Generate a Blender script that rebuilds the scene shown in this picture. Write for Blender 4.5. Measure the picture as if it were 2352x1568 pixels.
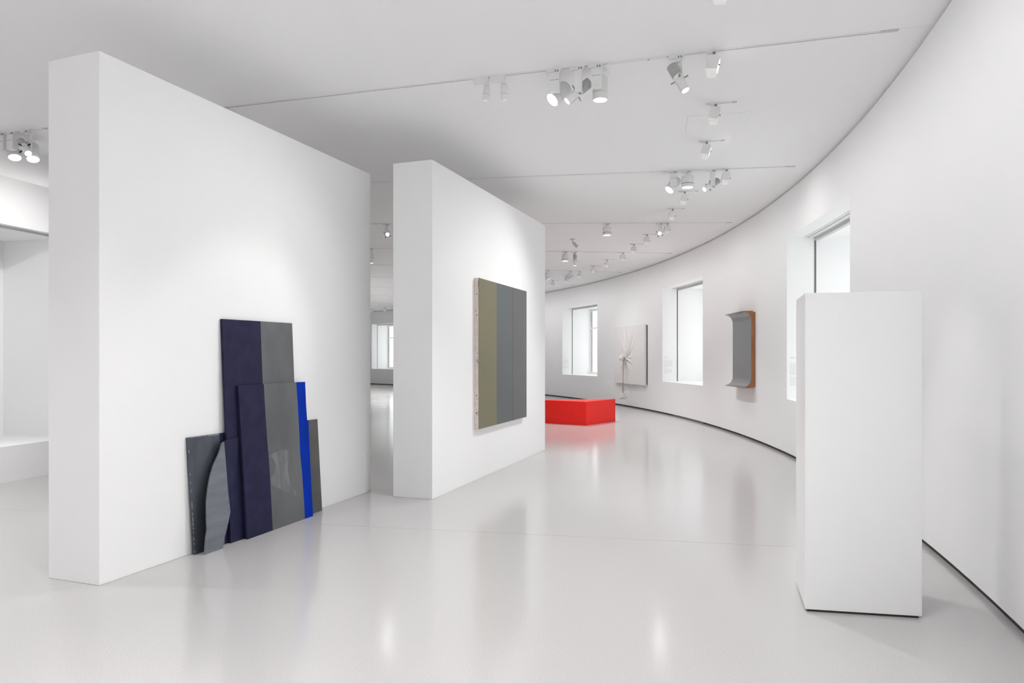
import bpy, bmesh, math, random
from math import sin, cos, radians, degrees, hypot, atan2, pi, sqrt
from mathutils import Vector, Matrix

for o in list(bpy.data.objects):
    bpy.data.objects.remove(o, do_unlink=True)
SC = bpy.context.scene
COL = SC.collection

# ------------------------------------------------------------------ camera
FPX, CXP, HOR, EYE = 1568.0, 1176.0, 820.0, 1.5      # focal px, centre px, horizon px, eye height
cam_d = bpy.data.cameras.new('camera')
cam_d.lens = 24.0
cam_d.sensor_width = 36.0
cam_d.shift_y = (HOR - 784.0) / 2352.0
cam_d.clip_end = 300
cam = bpy.data.objects.new('camera', cam_d)
COL.objects.link(cam)
cam.location = (0, 0, EYE)
cam.rotation_euler = (pi / 2, 0, 0)
SC.camera = cam

# ------------------------------------------------------------------ world, exposure
world = bpy.data.worlds.new('daylight')
SC.world = world
world.use_nodes = True
bgn = world.node_tree.nodes['Background']
bgn.inputs['Color'].default_value = (0.97, 0.985, 1.0, 1)
bgn.inputs['Strength'].default_value = 1.75
SC.view_settings.view_transform = 'Standard'
SC.view_settings.look = 'None'
SC.view_settings.gamma = 1.0
SC.view_settings.use_curve_mapping = False
SC.view_settings.exposure = 0.12
SC.cycles.use_denoising = True
SC.cycles.use_adaptive_sampling = True
SC.cycles.adaptive_threshold = 0.1
SC.cycles.adaptive_min_samples = 16
SC.cycles.max_bounces = 6
SC.cycles.diffuse_bounces = 5
SC.cycles.glossy_bounces = 3
SC.cycles.transparent_max_bounces = 12
SC.cycles.sample_clamp_indirect = 12.0
SC.cycles.caustics_reflective = False
SC.cycles.caustics_refractive = False

LAMP = 1.12          # common scale of every lamp

# ------------------------------------------------------------------ geometry of the ring building
CX, CY = -26.45, 13.51       # centre of the ring-shaped building
RO, RI = 30.81, 21.07        # outer wall, inner wall
ZC = 4.053                   # ceiling
WALL_T = 1.32                # thickness of the outer wall
SILL, HEAD = 0.855, 3.33
A0, A1 = -66.0, 74.0
RBACK = 14.5                 # wall of the room behind the alcove wall
WINDOWS = [-51.5, -37.1, -22.7, -8.3, 6.1, 20.5, 35.2, 50.2]
WHALF = 2.6


def pol(r, a, z=0.0):
    return Vector((CX + r * cos(radians(a)), CY + r * sin(radians(a)), z))


def ray(x, y):
    return Vector(((x - CXP) / FPX, 1.0, (HOR - y) / FPX))


def on_z(x, y, z):
    d = ray(x, y)
    t = (z - EYE) / d.z
    return Vector((d.x * t, t, z))


def on_floor(x, y):
    return on_z(x, y, 0.0)


def on_ceiling(x, y):
    return on_z(x, y, ZC)


def ang_of(p):
    return degrees(atan2(p.y - CY, p.x - CX))


def rad_of(p):
    return hypot(p.x - CX, p.y - CY)


def on_ring(x, rr):
    """depth at which the vertical image line x meets the cylinder of radius rr"""
    dx = (x - CXP) / FPX
    a = dx * dx + 1
    b = -2 * (dx * CX + CY)
    c = CX * CX + CY * CY - rr * rr
    t = (-b + sqrt(b * b - 4 * a * c)) / (2 * a)
    return Vector((dx * t, t, 0))


def z_at(y, depth):
    return EYE + (HOR - y) / FPX * depth


# ------------------------------------------------------------------ materials
def nodes_of(m):
    m.use_nodes = True
    nt = m.node_tree
    return nt, nt.nodes['Principled BSDF']


def mat(name, col, rough=0.5, metal=0.0, spec=0.5, noise=0.0, nscale=30.0, bump=0.0, bscale=200.0, col2=None, stretch=None, coat=0.0):
    m = bpy.data.materials.new(name)
    nt, b = nodes_of(m)
    b.inputs['Base Color'].default_value = (*col, 1)
    b.inputs['Roughness'].default_value = rough
    b.inputs['Metallic'].default_value = metal
    b.inputs['Specular IOR Level'].default_value = spec
    b.inputs['Coat Weight'].default_value = coat
    tc = nt.nodes.new('ShaderNodeTexCoord')
    src = tc.outputs['Object']
    if stretch:
        mp = nt.nodes.new('ShaderNodeMapping')
        mp.inputs['Scale'].default_value = stretch
        nt.links.new(src, mp.inputs['Vector'])
        src = mp.outputs['Vector']
    if noise > 0 or col2:
        n = nt.nodes.new('ShaderNodeTexNoise')
        n.inputs['Scale'].default_value = nscale
        n.inputs['Detail'].default_value = 6
        nt.links.new(src, n.inputs['Vector'])
        r = nt.nodes.new('ShaderNodeValToRGB')
        c2 = col2 if col2 else tuple(max(0, c * (1 - noise)) for c in col)
        r.color_ramp.elements[0].position = 0.35
        r.color_ramp.elements[1].position = 0.65
        r.color_ramp.elements[0].color = (*c2, 1)
        r.color_ramp.elements[1].color = (*col, 1)
        nt.links.new(n.outputs['Fac'], r.inputs['Fac'])
        nt.links.new(r.outputs['Color'], b.inputs['Base Color'])
    if bump > 0:
        n2 = nt.nodes.new('ShaderNodeTexNoise')
        n2.inputs['Scale'].default_value = bscale
        n2.inputs['Detail'].default_value = 4
        nt.links.new(src, n2.inputs['Vector'])
        bp = nt.nodes.new('ShaderNodeBump')
        bp.inputs['Strength'].default_value = bump
        bp.inputs['Distance'].default_value = 0.01
        nt.links.new(n2.outputs['Fac'], bp.inputs['Height'])
        nt.links.new(bp.outputs['Normal'], b.inputs['Normal'])
    return m


def emit(name, col, strength):
    m = bpy.data.materials.new(name)
    nt, b = nodes_of(m)
    b.inputs['Base Color'].default_value = (0.9, 0.9, 0.9, 1)
    b.inputs['Emission Color'].default_value = (*col, 1)
    b.inputs['Emission Strength'].default_value = strength
    if strength < 10:
        m.cycles.emission_sampling = 'NONE'
    return m


M = {}
M['plaster'] = mat('white_plaster', (0.925, 0.926, 0.928), 0.7, spec=0.3, bump=0.02, bscale=90)
M['ceiling'] = mat('ceiling_paint', (0.93, 0.931, 0.933), 0.8, spec=0.25, bump=0.015, bscale=60)
M['partition'] = mat('partition_paint', (0.92, 0.921, 0.923), 0.6, spec=0.3, bump=0.02, bscale=90)
M['plinth'] = mat('lacquered_board', (0.92, 0.921, 0.922), 0.35, spec=0.4)
M['skirt'] = mat('dark_skirting', (0.03, 0.029, 0.028), 0.55)
M['vent'] = mat('vent_metal', (0.22, 0.21, 0.21), 0.4, metal=0.6)
M['gapdark'] = mat('shadow_gap_lining', (0.72, 0.72, 0.72), 0.8)
M['lampwhite'] = mat('lamp_white_enamel', (0.84, 0.84, 0.84), 0.4)
M['lampgrey'] = mat('lamp_grey', (0.30, 0.30, 0.30), 0.5)
M['fin'] = mat('heat_sink_grey', (0.66, 0.66, 0.66), 0.5, metal=0.0)
M['black'] = mat('black_plastic', (0.03, 0.03, 0.03), 0.45)
M['slot'] = mat('track_slot', (0.06, 0.06, 0.06), 0.6)
M['frame'] = mat('window_frame_paint', (0.93, 0.93, 0.925), 0.4)
M['gasket'] = mat('grey_gasket', (0.16, 0.16, 0.16), 0.6)
M['blind'] = mat('blind_cassette_grey', (0.62, 0.62, 0.62), 0.6)
M['vinyl'] = mat('grey_vinyl_text', (0.70, 0.70, 0.70), 0.7)
M['lens'] = emit('lamp_lens', (1.0, 0.985, 0.96), 3.0)
M['lens_soft'] = emit('washer_lens', (1.0, 0.99, 0.97), 0.12)
M['lens_hot'] = emit('lamp_lens_towards_viewer', (1.0, 0.99, 0.97), 7.0)
M['red'] = mat('red_lacquer', (0.92, 0.022, 0.016), 0.5, spec=0.25, noise=0.06, nscale=12)
M['navy'] = mat('navy_paint', (0.022, 0.022, 0.060), 0.6, spec=0.16, noise=0.25, nscale=9, bump=0.1, bscale=160)
M['lead'] = mat('lead_sheet', (0.140, 0.146, 0.150), 0.45, metal=0.25, col2=(0.105, 0.11, 0.113), nscale=3.2, bump=0.08, bscale=60, stretch=(1, 1, 0.5))
M['lead_pale'] = mat('lead_sheet_pale', (0.20, 0.215, 0.25), 0.4, metal=0.3, col2=(0.155, 0.168, 0.198), nscale=5, bump=0.08, bscale=50, stretch=(0.6, 0.6, 3))
M['lead_dark'] = mat('lead_sheet_dark', (0.095, 0.105, 0.125), 0.36, metal=0.3, col2=(0.055, 0.062, 0.08), nscale=4, bump=0.1, bscale=60, stretch=(2, 2, 0.5))
M['lead_rub'] = mat('rubbed_lead', (0.205, 0.212, 0.222), 0.42, metal=0.25, col2=(0.135, 0.14, 0.144), nscale=7, stretch=(3, 3, 0.7))
M['lead_brown'] = mat('lead_sheet_warm', (0.115, 0.112, 0.108), 0.45, metal=0.2, col2=(0.095, 0.094, 0.092), nscale=4, bump=0.08, bscale=60)
M['ultra'] = mat('ultramarine_paint', (0.002, 0.036, 0.42), 0.7, spec=0.06, col2=(0.003, 0.028, 0.31), nscale=7, stretch=(1, 1, 0.5))
M['scratch'] = mat('pale_scratch', (0.33, 0.34, 0.36), 0.4, noise=0.3, nscale=40)
M['olive'] = mat('olive_oil_paint', (0.205, 0.188, 0.108), 0.42, spec=0.25, col2=(0.195, 0.178, 0.115), nscale=1.6)
M['bluegrey'] = mat('blue_grey_oil_paint', (0.112, 0.130, 0.135), 0.42, spec=0.25, col2=(0.115, 0.123, 0.126), nscale=1.4)
M['greyoil'] = mat('grey_oil_paint', (0.124, 0.129, 0.131), 0.42, spec=0.25, col2=(0.120, 0.120, 0.121), nscale=1.4)
M['rawedge'] = mat('raw_canvas_edge', (0.84, 0.75, 0.69), 0.8, col2=(0.74, 0.64, 0.58), nscale=14)
M['speck'] = mat('paint_splash', (0.10, 0.08, 0.07), 0.7)
M['canvas'] = mat('white_primed_canvas', (0.89, 0.865, 0.86), 0.75, bump=0.05, bscale=300)
M['cord'] = mat('ochre_cord', (0.50, 0.33, 0.20), 0.8)
M['copper'] = mat('copper_ring', (0.42, 0.24, 0.16), 0.4, metal=0.5)
M['sack'] = mat('pale_cotton', (0.80, 0.755, 0.71), 0.85, bump=0.3, bscale=40)
M['shadowback'] = mat('canvas_gap_shade', (0.10, 0.10, 0.095), 0.8)  # shade between canvas and wall, given as a dark colour
M['felt'] = mat('grey_bent_sheet', (0.36, 0.36, 0.365), 0.34, metal=0.75, col2=(0.30, 0.30, 0.305), nscale=40, bump=0.1, bscale=120)
M['wood'] = mat('orange_brown_wood', (0.40, 0.165, 0.075), 0.55, col2=(0.34, 0.135, 0.06), nscale=6, stretch=(4, 4, 0.6))
M['pale_facade'] = mat('pale_render', (0.85, 0.84, 0.82), 0.9)


def floor_mat():
    m = bpy.data.materials.new('polished_screed')
    nt, b = nodes_of(m)
    b.inputs['Roughness'].default_value = 0.2
    b.inputs['Specular IOR Level'].default_value = 0.55
    tc = nt.nodes.new('ShaderNodeTexCoord')
    n = nt.nodes.new('ShaderNodeTexNoise')
    n.inputs['Scale'].default_value = 150.0
    n.inputs['Detail'].default_value = 3
    nt.links.new(tc.outputs['Object'], n.inputs['Vector'])
    r = nt.nodes.new('ShaderNodeValToRGB')
    r.color_ramp.elements[0].position = 0.3
    r.color_ramp.elements[1].position = 0.72
    r.color_ramp.elements[0].color = (0.455, 0.443, 0.440, 1)
    r.color_ramp.elements[1].color = (0.57, 0.557, 0.554, 1)
    nt.links.new(n.outputs['Fac'], r.inputs['Fac'])
    nt.links.new(r.outputs['Color'], b.inputs['Base Color'])
    n2 = nt.nodes.new('ShaderNodeTexNoise')
    n2.inputs['Scale'].default_value = 0.7
    n2.inputs['Detail'].default_value = 3
    nt.links.new(tc.outputs['Object'], n2.inputs['Vector'])
    mr = nt.nodes.new('ShaderNodeMapRange')
    mr.inputs['To Min'].default_value = 0.13
    mr.inputs['To Max'].default_value = 0.17
    nt.links.new(n2.outputs['Fac'], mr.inputs['Value'])
    nt.links.new(mr.outputs['Result'], b.inputs['Roughness'])
    return m


M['floor'] = floor_mat()


def glass_mat():
    m = bpy.data.materials.new('window_glass')
    m.use_nodes = True
    nt = m.node_tree
    nt.nodes.clear()
    out = nt.nodes.new('ShaderNodeOutputMaterial')
    tr = nt.nodes.new('ShaderNodeBsdfTransparent')
    tr.inputs['Color'].default_value = (0.95, 0.97, 0.96, 1)
    gl = nt.nodes.new('ShaderNodeBsdfGlossy')
    gl.inputs['Roughness'].default_value = 0.02
    mx = nt.nodes.new('ShaderNodeMixShader')
    mx.inputs['Fac'].default_value = 0.06
    nt.links.new(tr.outputs['BSDF'], mx.inputs[1])
    nt.links.new(gl.outputs['BSDF'], mx.inputs[2])
    nt.links.new(mx.outputs['Shader'], out.inputs['Surface'])
    return m


M['glass'] = glass_mat()


# ------------------------------------------------------------------ mesh helpers
class MB:
    def __init__(self):
        self.v = []
        self.f = []

    def add(self, vs, fs):
        k = len(self.v)
        self.v += [tuple(p) for p in vs]
        self.f += [tuple(i + k for i in q) for q in fs]
        return self

    def quad(self, a, b, c, d):
        return self.add([a, b, c, d], [(0, 1, 2, 3)])

    def box(self, lo, hi):
        x0, y0, z0 = lo
        x1, y1, z1 = hi
        return self.hexa([(x0, y0, z0), (x1, y0, z0), (x1, y1, z0), (x0, y1, z0)],
                         [(x0, y0, z1), (x1, y0, z1), (x1, y1, z1), (x0, y1, z1)])

    def hexa(self, a, b):
        return self.loft([a, b])

    def loft(self, rings, caps=True):
        n = len(rings[0])
        vs = [p for r in rings for p in r]
        fs = []
        for k in range(len(rings) - 1):
            for i in range(n):
                j = (i + 1) % n
                fs.append((k * n + i, k * n + j, (k + 1) * n + j, (k + 1) * n + i))
        if caps:
            fs.append(tuple(reversed(range(n))))
            fs.append(tuple(range((len(rings) - 1) * n, len(rings) * n)))
        return self.add(vs, fs)

    def lathe(self, prof, seg=24, off=(0, 0, 0)):
        """prof: (radius, z) pairs, closed at both ends if radius 0"""
        rings = []
        for r, z in prof:
            rings.append([(off[0] + max(r, 1e-5) * cos(2 * pi * i / seg), off[1] + max(r, 1e-5) * sin(2 * pi * i / seg), off[2] + z) for i in range(seg)])
        return self.loft(rings, caps=True)

    def tube(self, pts, r, seg=8):
        rings = []
        pts = [Vector(p) for p in pts]
        for i, p in enumerate(pts):
            t = (pts[min(i + 1, len(pts) - 1)] - pts[max(i - 1, 0)]).normalized()
            up = Vector((0, 0, 1)) if abs(t.z) < 0.9 else Vector((1, 0, 0))
            a = t.cross(up).normalized()
            b = t.cross(a).normalized()
            rings.append([p + (a * cos(2 * pi * k / seg) + b * sin(2 * pi * k / seg)) * r for k in range(seg)])
        return self.loft(rings)

    def torus(self, c, R, r, axis='y', seg=14, seg2=6):
        c = Vector(c)
        vs, fs = [], []
        for i in range(seg):
            a = 2 * pi * i / seg
            for j in range(seg2):
                b = 2 * pi * j / seg2
                q = (R + r * cos(b))
                if axis == 'y':
                    p = Vector((q * cos(a), r * sin(b), q * sin(a)))
                elif axis == 'x':
                    p = Vector((r * sin(b), q * cos(a), q * sin(a)))
                else:
                    p = Vector((q * cos(a), q * sin(a), r * sin(b)))
                vs.append(c + p)
                i2, j2 = (i + 1) % seg, (j + 1) % seg2
                fs.append((i * seg2 + j, i2 * seg2 + j, i2 * seg2 + j2, i * seg2 + j2))
        return self.add(vs, fs)

    def mesh(self, name, smooth=None):
        me = bpy.data.meshes.new(name)
        me.from_pydata(self.v, [], self.f)
        bm = bmesh.new()
        bm.from_mesh(me)
        bmesh.ops.recalc_face_normals(bm, faces=bm.faces)
        bm.to_mesh(me)
        bm.free()
        me.update()
        if smooth is not None:
            me.polygons.foreach_set('use_smooth', [True] * len(me.polygons))
            me.set_sharp_from_angle(angle=radians(smooth))
        return me


def obj(name, mb, m, parent=None, smooth=None, loc=None):
    me = mb.mesh(name, smooth) if isinstance(mb, MB) else mb
    if m is not None and len(me.materials) == 0:
        me.materials.append(M[m])
    o = bpy.data.objects.new(name, me)
    COL.objects.link(o)
    if parent:
        o.parent = parent
    if loc is not None:
        o.location = loc
    return o


def empty(name, loc=(0, 0, 0), rz=0.0):
    o = bpy.data.objects.new(name, None)
    COL.objects.link(o)
    o.location = loc
    o.rotation_euler = (0, 0, rz)
    o.empty_display_size = 0.05
    return o


def tag(o, label, cat, group=None, kind=None):
    o['label'] = label
    o['category'] = cat
    if group:
        o['group'] = group
    if kind:
        o['kind'] = kind
    return o


def arange(a, b, step):
    n = max(1, int(math.ceil((b - a) / step - 1e-6)))
    return [a + (b - a) * i / n for i in range(n + 1)]


# ------------------------------------------------------------------ setting: floor
def annulus(r0, r1, z, step=1.0):
    mb = MB()
    an = arange(A0, A1, step)
    for a, b in zip(an[:-1], an[1:]):
        mb.quad(pol(r0, a, z), pol(r1, a, z), pol(r1, b, z), pol(r0, b, z))
    return mb


J1, J2 = on_floor(730, 1203.5), on_floor(1822, 1255.5)
jd = (J2 - J1).normalized()
jn = Vector((jd.y, -jd.x, 0))          # towards the camera side
if jn.dot(-J1) < 0:
    jn = -jn


def floor_part(name, keep_near, parent=None):
    me = annulus(RBACK, RO + 0.03, 0.0).mesh(name)
    bm = bmesh.new()
    bm.from_mesh(me)
    bmesh.ops.remove_doubles(bm, verts=bm.verts, dist=1e-4)
    off = jn * (0.002 if keep_near else -0.002)
    geom = bm.verts[:] + bm.edges[:] + bm.faces[:]
    bmesh.ops.bisect_plane(bm, geom=geom, plane_co=J1 + off, plane_no=jn, clear_inner=keep_near, clear_outer=not keep_near)
    # slab thickness
    r = bmesh.ops.extrude_face_region(bm, geom=bm.faces[:])
    for v in [g for g in r['geom'] if isinstance(g, bmesh.types.BMVert)]:
        v.co.z -= 0.012
    bmesh.ops.recalc_face_normals(bm, faces=bm.faces)
    bm.to_mesh(me)
    bm.free()
    return obj(name, me, 'floor', parent)


floor = floor_part('floor', True)
tag(floor, 'polished pale grey screed floor of the curved gallery', 'floor', kind='structure')
floor_part('floor_slab', False, floor)
obj('joint_filler', annulus(RBACK, RO + 0.03, -0.006, 2.0), 'gasket', floor)

# ------------------------------------------------------------------ setting: ceiling
ceil_bm = MB()
an = arange(A0, A1, 1.0)
for a, b in zip(an[:-1], an[1:]):
    for z in (ZC, ZC + 0.12):
        ceil_bm.quad(pol(RBACK, a, z), pol(RO + 0.05, a, z), pol(RO + 0.05, b, z), pol(RBACK, b, z))
ceiling = obj('ceiling', ceil_bm, 'ceiling')
tag(ceiling, 'flat matt white ceiling above the curved gallery', 'ceiling', kind='structure')
# hairline joint running from the near long track to the wall
jt = MB()
for ang in (-15.55,):
    p0, p1 = pol(30.55, ang, ZC - 0.0006), pol(RO, ang, ZC - 0.0006)
    t = Vector((-sin(radians(ang)), cos(radians(ang)), 0)) * 0.0015
    jt.quad(p0 - t, p1 - t, p1 + t, p0 + t)
obj('board_joint', jt, 'blind', ceiling)

# ------------------------------------------------------------------ setting: outer wall with deep window reveals
wo = MB()
cuts = set(arange(A0, A1, 0.7))
for w in WINDOWS:
    cuts |= {w - WHALF, w + WHALF}
cuts = sorted(cuts)
Z0, Z1 = 0.04, ZC - 0.032
for a, b in zip(cuts[:-1], cuts[1:]):
    if b - a < 1e-6:
        continue
    mid = (a + b) / 2
    inwin = any(abs(mid - w) < WHALF for w in WINDOWS)
    bands = [(Z0, SILL), (HEAD, Z1)] if inwin else [(Z0, Z1)]
    for z0, z1 in bands:
        wo.quad(pol(RO, a, z0), pol(RO, b, z0), pol(RO, b, z1), pol(RO, a, z1))
        wo.quad(pol(RO + WALL_T, a, z0), pol(RO + WALL_T, b, z0), pol(RO + WALL_T, b, z1), pol(RO + WALL_T, a, z1))
    # underside and top of the wall face (shadow gaps)
    wo.quad(pol(RO, a, Z0), pol(RO, b, Z0), pol(RO + 0.03, b, Z0), pol(RO + 0.03, a, Z0))
    wo.quad(pol(RO, a, Z1), pol(RO, b, Z1), pol(RO + 0.05, b, Z1), pol(RO + 0.05, a, Z1))
    if inwin:
        for z in (SILL, HEAD):
            wo.quad(pol(RO, a, z), pol(RO, b, z), pol(RO + WALL_T, b, z), pol(RO + WALL_T, a, z))
for w in WINDOWS:
    for s in (-1, 1):
        a = w + s * WHALF
        wo.quad(pol(RO, a, SILL), pol(RO + WALL_T, a, SILL), pol(RO + WALL_T, a, HEAD), pol(RO, a, HEAD))
wall_outer = obj('wall_outer', wo, 'plaster')
tag(wall_outer, 'long curved white wall pierced by deep window reveals', 'wall', kind='structure')


def ring_strip(r0, z0, r1, z1, a0, a1, step=0.7):
    mb = MB()
    s = arange(a0, a1, step)
    for a, b in zip(s[:-1], s[1:]):
        mb.quad(pol(r0, a, z0), pol(r0, b, z0), pol(r1, b, z1), pol(r1, a, z1))
    return mb


gap = ring_strip(RO + 0.022, Z1 - 0.001, RO + 0.022, ZC + 0.001, A0, A1)
obj('shadow_gap', gap, 'gapdark', wall_outer)
sk = ring_strip(RO + 0.02, 0.0, RO + 0.02, Z0, A0, A1)
base = obj('baseboard_outer', sk, 'skirt')
tag(base, 'dark recessed skirting along the foot of the curved wall', 'skirting', kind='structure')
va0, va1 = ang_of(on_ring(1615, RO)), ang_of(on_ring(1546, RO))
vg = MB()
s = arange(min(va0, va1), max(va0, va1), 0.5)
for a, b in zip(s[:-1], s[1:]):
    vg.loft([[pol(RO + 0.018, a, 0.004), pol(RO + 0.004, a, 0.004), pol(RO + 0.004, a, 0.026), pol(RO + 0.018, a, 0.026)],
             [pol(RO + 0.018, b, 0.004), pol(RO + 0.004, b, 0.004), pol(RO + 0.004, b, 0.026), pol(RO + 0.018, b, 0.026)]])
obj('vent_grille', vg, 'vent', base)

# ------------------------------------------------------------------ setting: inner wall with a deep niche
NI0, NI1, NZ0, NZ1, NR = -19.6, -12.0, 0.43, 3.09, RI - 1.17
WTOP = 3.665
wi = MB()
cuts = sorted(set(arange(A0, A1, 0.9)) | {NI0, NI1})
for a, b in zip(cuts[:-1], cuts[1:]):
    if b - a < 1e-6:
        continue
    mid = (a + b) / 2
    inn = NI0 < mid < NI1
    for z0, z1 in ([(0, NZ0), (NZ1, WTOP)] if inn else [(0, WTOP)]):
        wi.quad(pol(RI, a, z0), pol(RI, b, z0), pol(RI, b, z1), pol(RI, a, z1))
    wi.quad(pol(RI, a, WTOP), pol(RI, b, WTOP), pol(RI - 0.2, b, WTOP), pol(RI - 0.2, a, WTOP))
    wi.quad(pol(RI - 0.2, a, NZ1 + 0.05), pol(RI - 0.2, b, NZ1 + 0.05), pol(RI - 0.2, b, WTOP), pol(RI - 0.2, a, WTOP))
    wi.quad(pol(RI - 0.2, a, NZ1 + 0.05), pol(RI - 0.2, b, NZ1 + 0.05), pol(19.82, b, NZ1 + 0.05), pol(19.82, a, NZ1 + 0.05))
    wi.quad(pol(19.82, a, 0), pol(19.82, b, 0), pol(19.82, b, NZ1 + 0.05), pol(19.82, a, NZ1 + 0.05))
    if inn:
        for z in (NZ0, NZ1):
            wi.quad(pol(RI, a, z), pol(RI, b, z), pol(NR, b, z), pol(NR, a, z))
        wi.quad(pol(NR, a, NZ0), pol(NR, b, NZ0), pol(NR, b, NZ1), pol(NR, a, NZ1))
for a in (NI0, NI1):
    wi.quad(pol(RI, a, NZ0), pol(NR, a, NZ0), pol(NR, a, NZ1), pol(RI, a, NZ1))
wall_inner = obj('wall_inner', wi, 'plaster')
tag(wall_inner, 'low white inner wall with a deep niche over a ledge', 'wall', kind='structure')
hg = MB()
for r0, r1 in ((RI - 0.10, RI - 0.118), (RI - 0.16, RI - 0.20)):
    s = arange(NI0, NI1, 0.7)
    for a, b in zip(s[:-1], s[1:]):
        hg.loft([[pol(r0, a, NZ1), pol(r1, a, NZ1), pol(r1, a, NZ1 - 0.012), pol(r0, a, NZ1 - 0.012)],
                 [pol(r0, b, NZ1), pol(r1, b, NZ1), pol(r1, b, NZ1 - 0.012), pol(r0, b, NZ1 - 0.012)]])
obj('blind_rail', hg, 'blind', wall_inner)

tag(obj('wall_back', ring_strip(RBACK, 0, RBACK, ZC, A0, A1, 2.0), 'plaster'), 'white back wall of the room behind the alcove', 'wall', kind='structure')
# radial end walls closing the stretch of the ring that is built
for nm, a in (('wall_end_far', A1), ('wall_end_near', A0)):
    e = MB().quad(pol(RBACK, a, 0), pol(RO + 0.1, a, 0), pol(RO + 0.1, a, ZC + 0.05), pol(RBACK, a, ZC + 0.05))
    tag(obj(nm, e, 'plaster'), 'plain white cross wall closing the gallery', 'wall', kind='structure')

# ------------------------------------------------------------------ setting: free-standing partitions
UD = Vector((0.3361, 0.9418, 0)).normalized()        # along both partitions
WD = Vector((UD.y, -UD.x, 0))                        # out of their long faces, towards the open room
PT = 0.468


def partition(name, near, far, zn, zf, label):
    n = Vector((near.x, near.y, 0))
    L = (far - near).dot(UD)
    f = n + UD * L
    b0, b1 = n - WD * PT, f - WD * PT
    mb = MB()
    mb.hexa([n, f, b1, b0], [Vector((*n.xy, zn)), Vector((*f.xy, zf)), Vector((*b1.xy, zf)), Vector((*b0.xy, zn))])
    me = mb.mesh(name)
    bm = bmesh.new()
    bm.from_mesh(me)
    bmesh.ops.bevel(bm, geom=[e for e in bm.edges], offset=0.004, segments=2, profile=0.5, affect='EDGES')
    bm.to_mesh(me)
    bm.free()
    o = obj(name, me, 'partition')
    tag(o, label, 'partition wall', kind='structure')
    return n


P1A, P1B = on_floor(228, 1345), on_floor(850, 1128)
P2A, P2B = on_floor(993, 1147), on_floor(1253, 1033)
p1 = partition('wall_partition_near', P1A, P1B, z_at(116, P1A.y), z_at(400, P1B.y), 'thick white free-standing partition with lead panels leaning on it')
p2 = partition('wall_partition_far', P2A, P2B, z_at(366, P2A.y), z_at(518, P2B.y), 'thick white free-standing partition carrying the olive and grey painting')

# ------------------------------------------------------------------ setting: windows
for i, w in enumerate(WINDOWS):
    root = empty('window_%d' % (i + 1), pol(RO + 1.2, w, SILL), 0)
    tag(root, 'tall white framed window in a deep reveal of the curved wall', 'window', kind='structure')
    root['group'] = 'windows of the curved wall'
    off = -root.location

    def wpart(name, mb, m, parent=root):
        mb.v = [tuple(Vector(p) + off) for p in mb.v]
        return obj(name, mb, m, parent)

    def rbox(mb, r0, r1, a0, a1, z0, z1):
        s = arange(a0, a1, 0.9)
        rings = [[pol(r0, a, z0), pol(r1, a, z0), pol(r1, a, z1), pol(r0, a, z1)] for a in s]
        return mb.loft(rings)

    a0, a1 = w - WHALF, w + WHALF
    ra, rb = RO + 1.21, RO + 1.29
    fw = 0.13        # degrees, about 7 cm
    for aa, ab in ((a0, a0 + fw), (a1 - fw, a1), (w - fw / 2, w + fw / 2)):
        wpart('stile', rbox(MB(), ra, rb, aa, ab, SILL, HEAD), 'frame')
    for za, zb in ((SILL, SILL + 0.09), (2.57, 2.63), (HEAD - 0.09, HEAD)):
        wpart('rail', rbox(MB(), ra + 0.005, rb - 0.005, a0 + fw, a1 - fw, za, zb), 'frame')
    for aa, ab in ((a0 + fw, w - fw / 2), (w + fw / 2, a1 - fw)):
        for za, zb in ((SILL + 0.09, 2.57), (2.63, HEAD - 0.09)):
            g = MB()
            s = arange(aa, ab, 0.6)
            for p, q in zip(s[:-1], s[1:]):
                g.quad(pol(RO + 1.25, p, za), pol(RO + 1.25, q, za), pol(RO + 1.25, q, zb), pol(RO + 1.25, p, zb))
            wpart('pane', g, 'glass')
            k = MB()
            for pa in (aa, ab - 0.03):
                rbox(k, ra - 0.002, ra + 0.02, pa, pa + 0.03, za, zb)
            wpart('gasket', k, 'gasket')
    # guides and cassette of a roller screen in the reveal
    for aa, ab in ((a0, a0 + 0.012), (a1 - 0.012, a1)):
        wpart('screen_guide', rbox(MB(), RO + 0.405, RO + 0.43, aa, ab, SILL + 0.004, HEAD - 0.05), 'gasket')
    wpart('screen_cassette', rbox(MB(), RO + 0.41, RO + 0.47, a0, a1, HEAD - 0.052, HEAD), 'blind')
    gr = MB()
    rbox(gr, RO + 0.255, RO + 0.262, a0, a1, HEAD - 0.004, HEAD)
    rbox(gr, RO + 0.30, RO + 0.325, a0, a1, HEAD - 0.01, HEAD)
    wpart('rail_groove', gr, 'blind')

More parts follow.
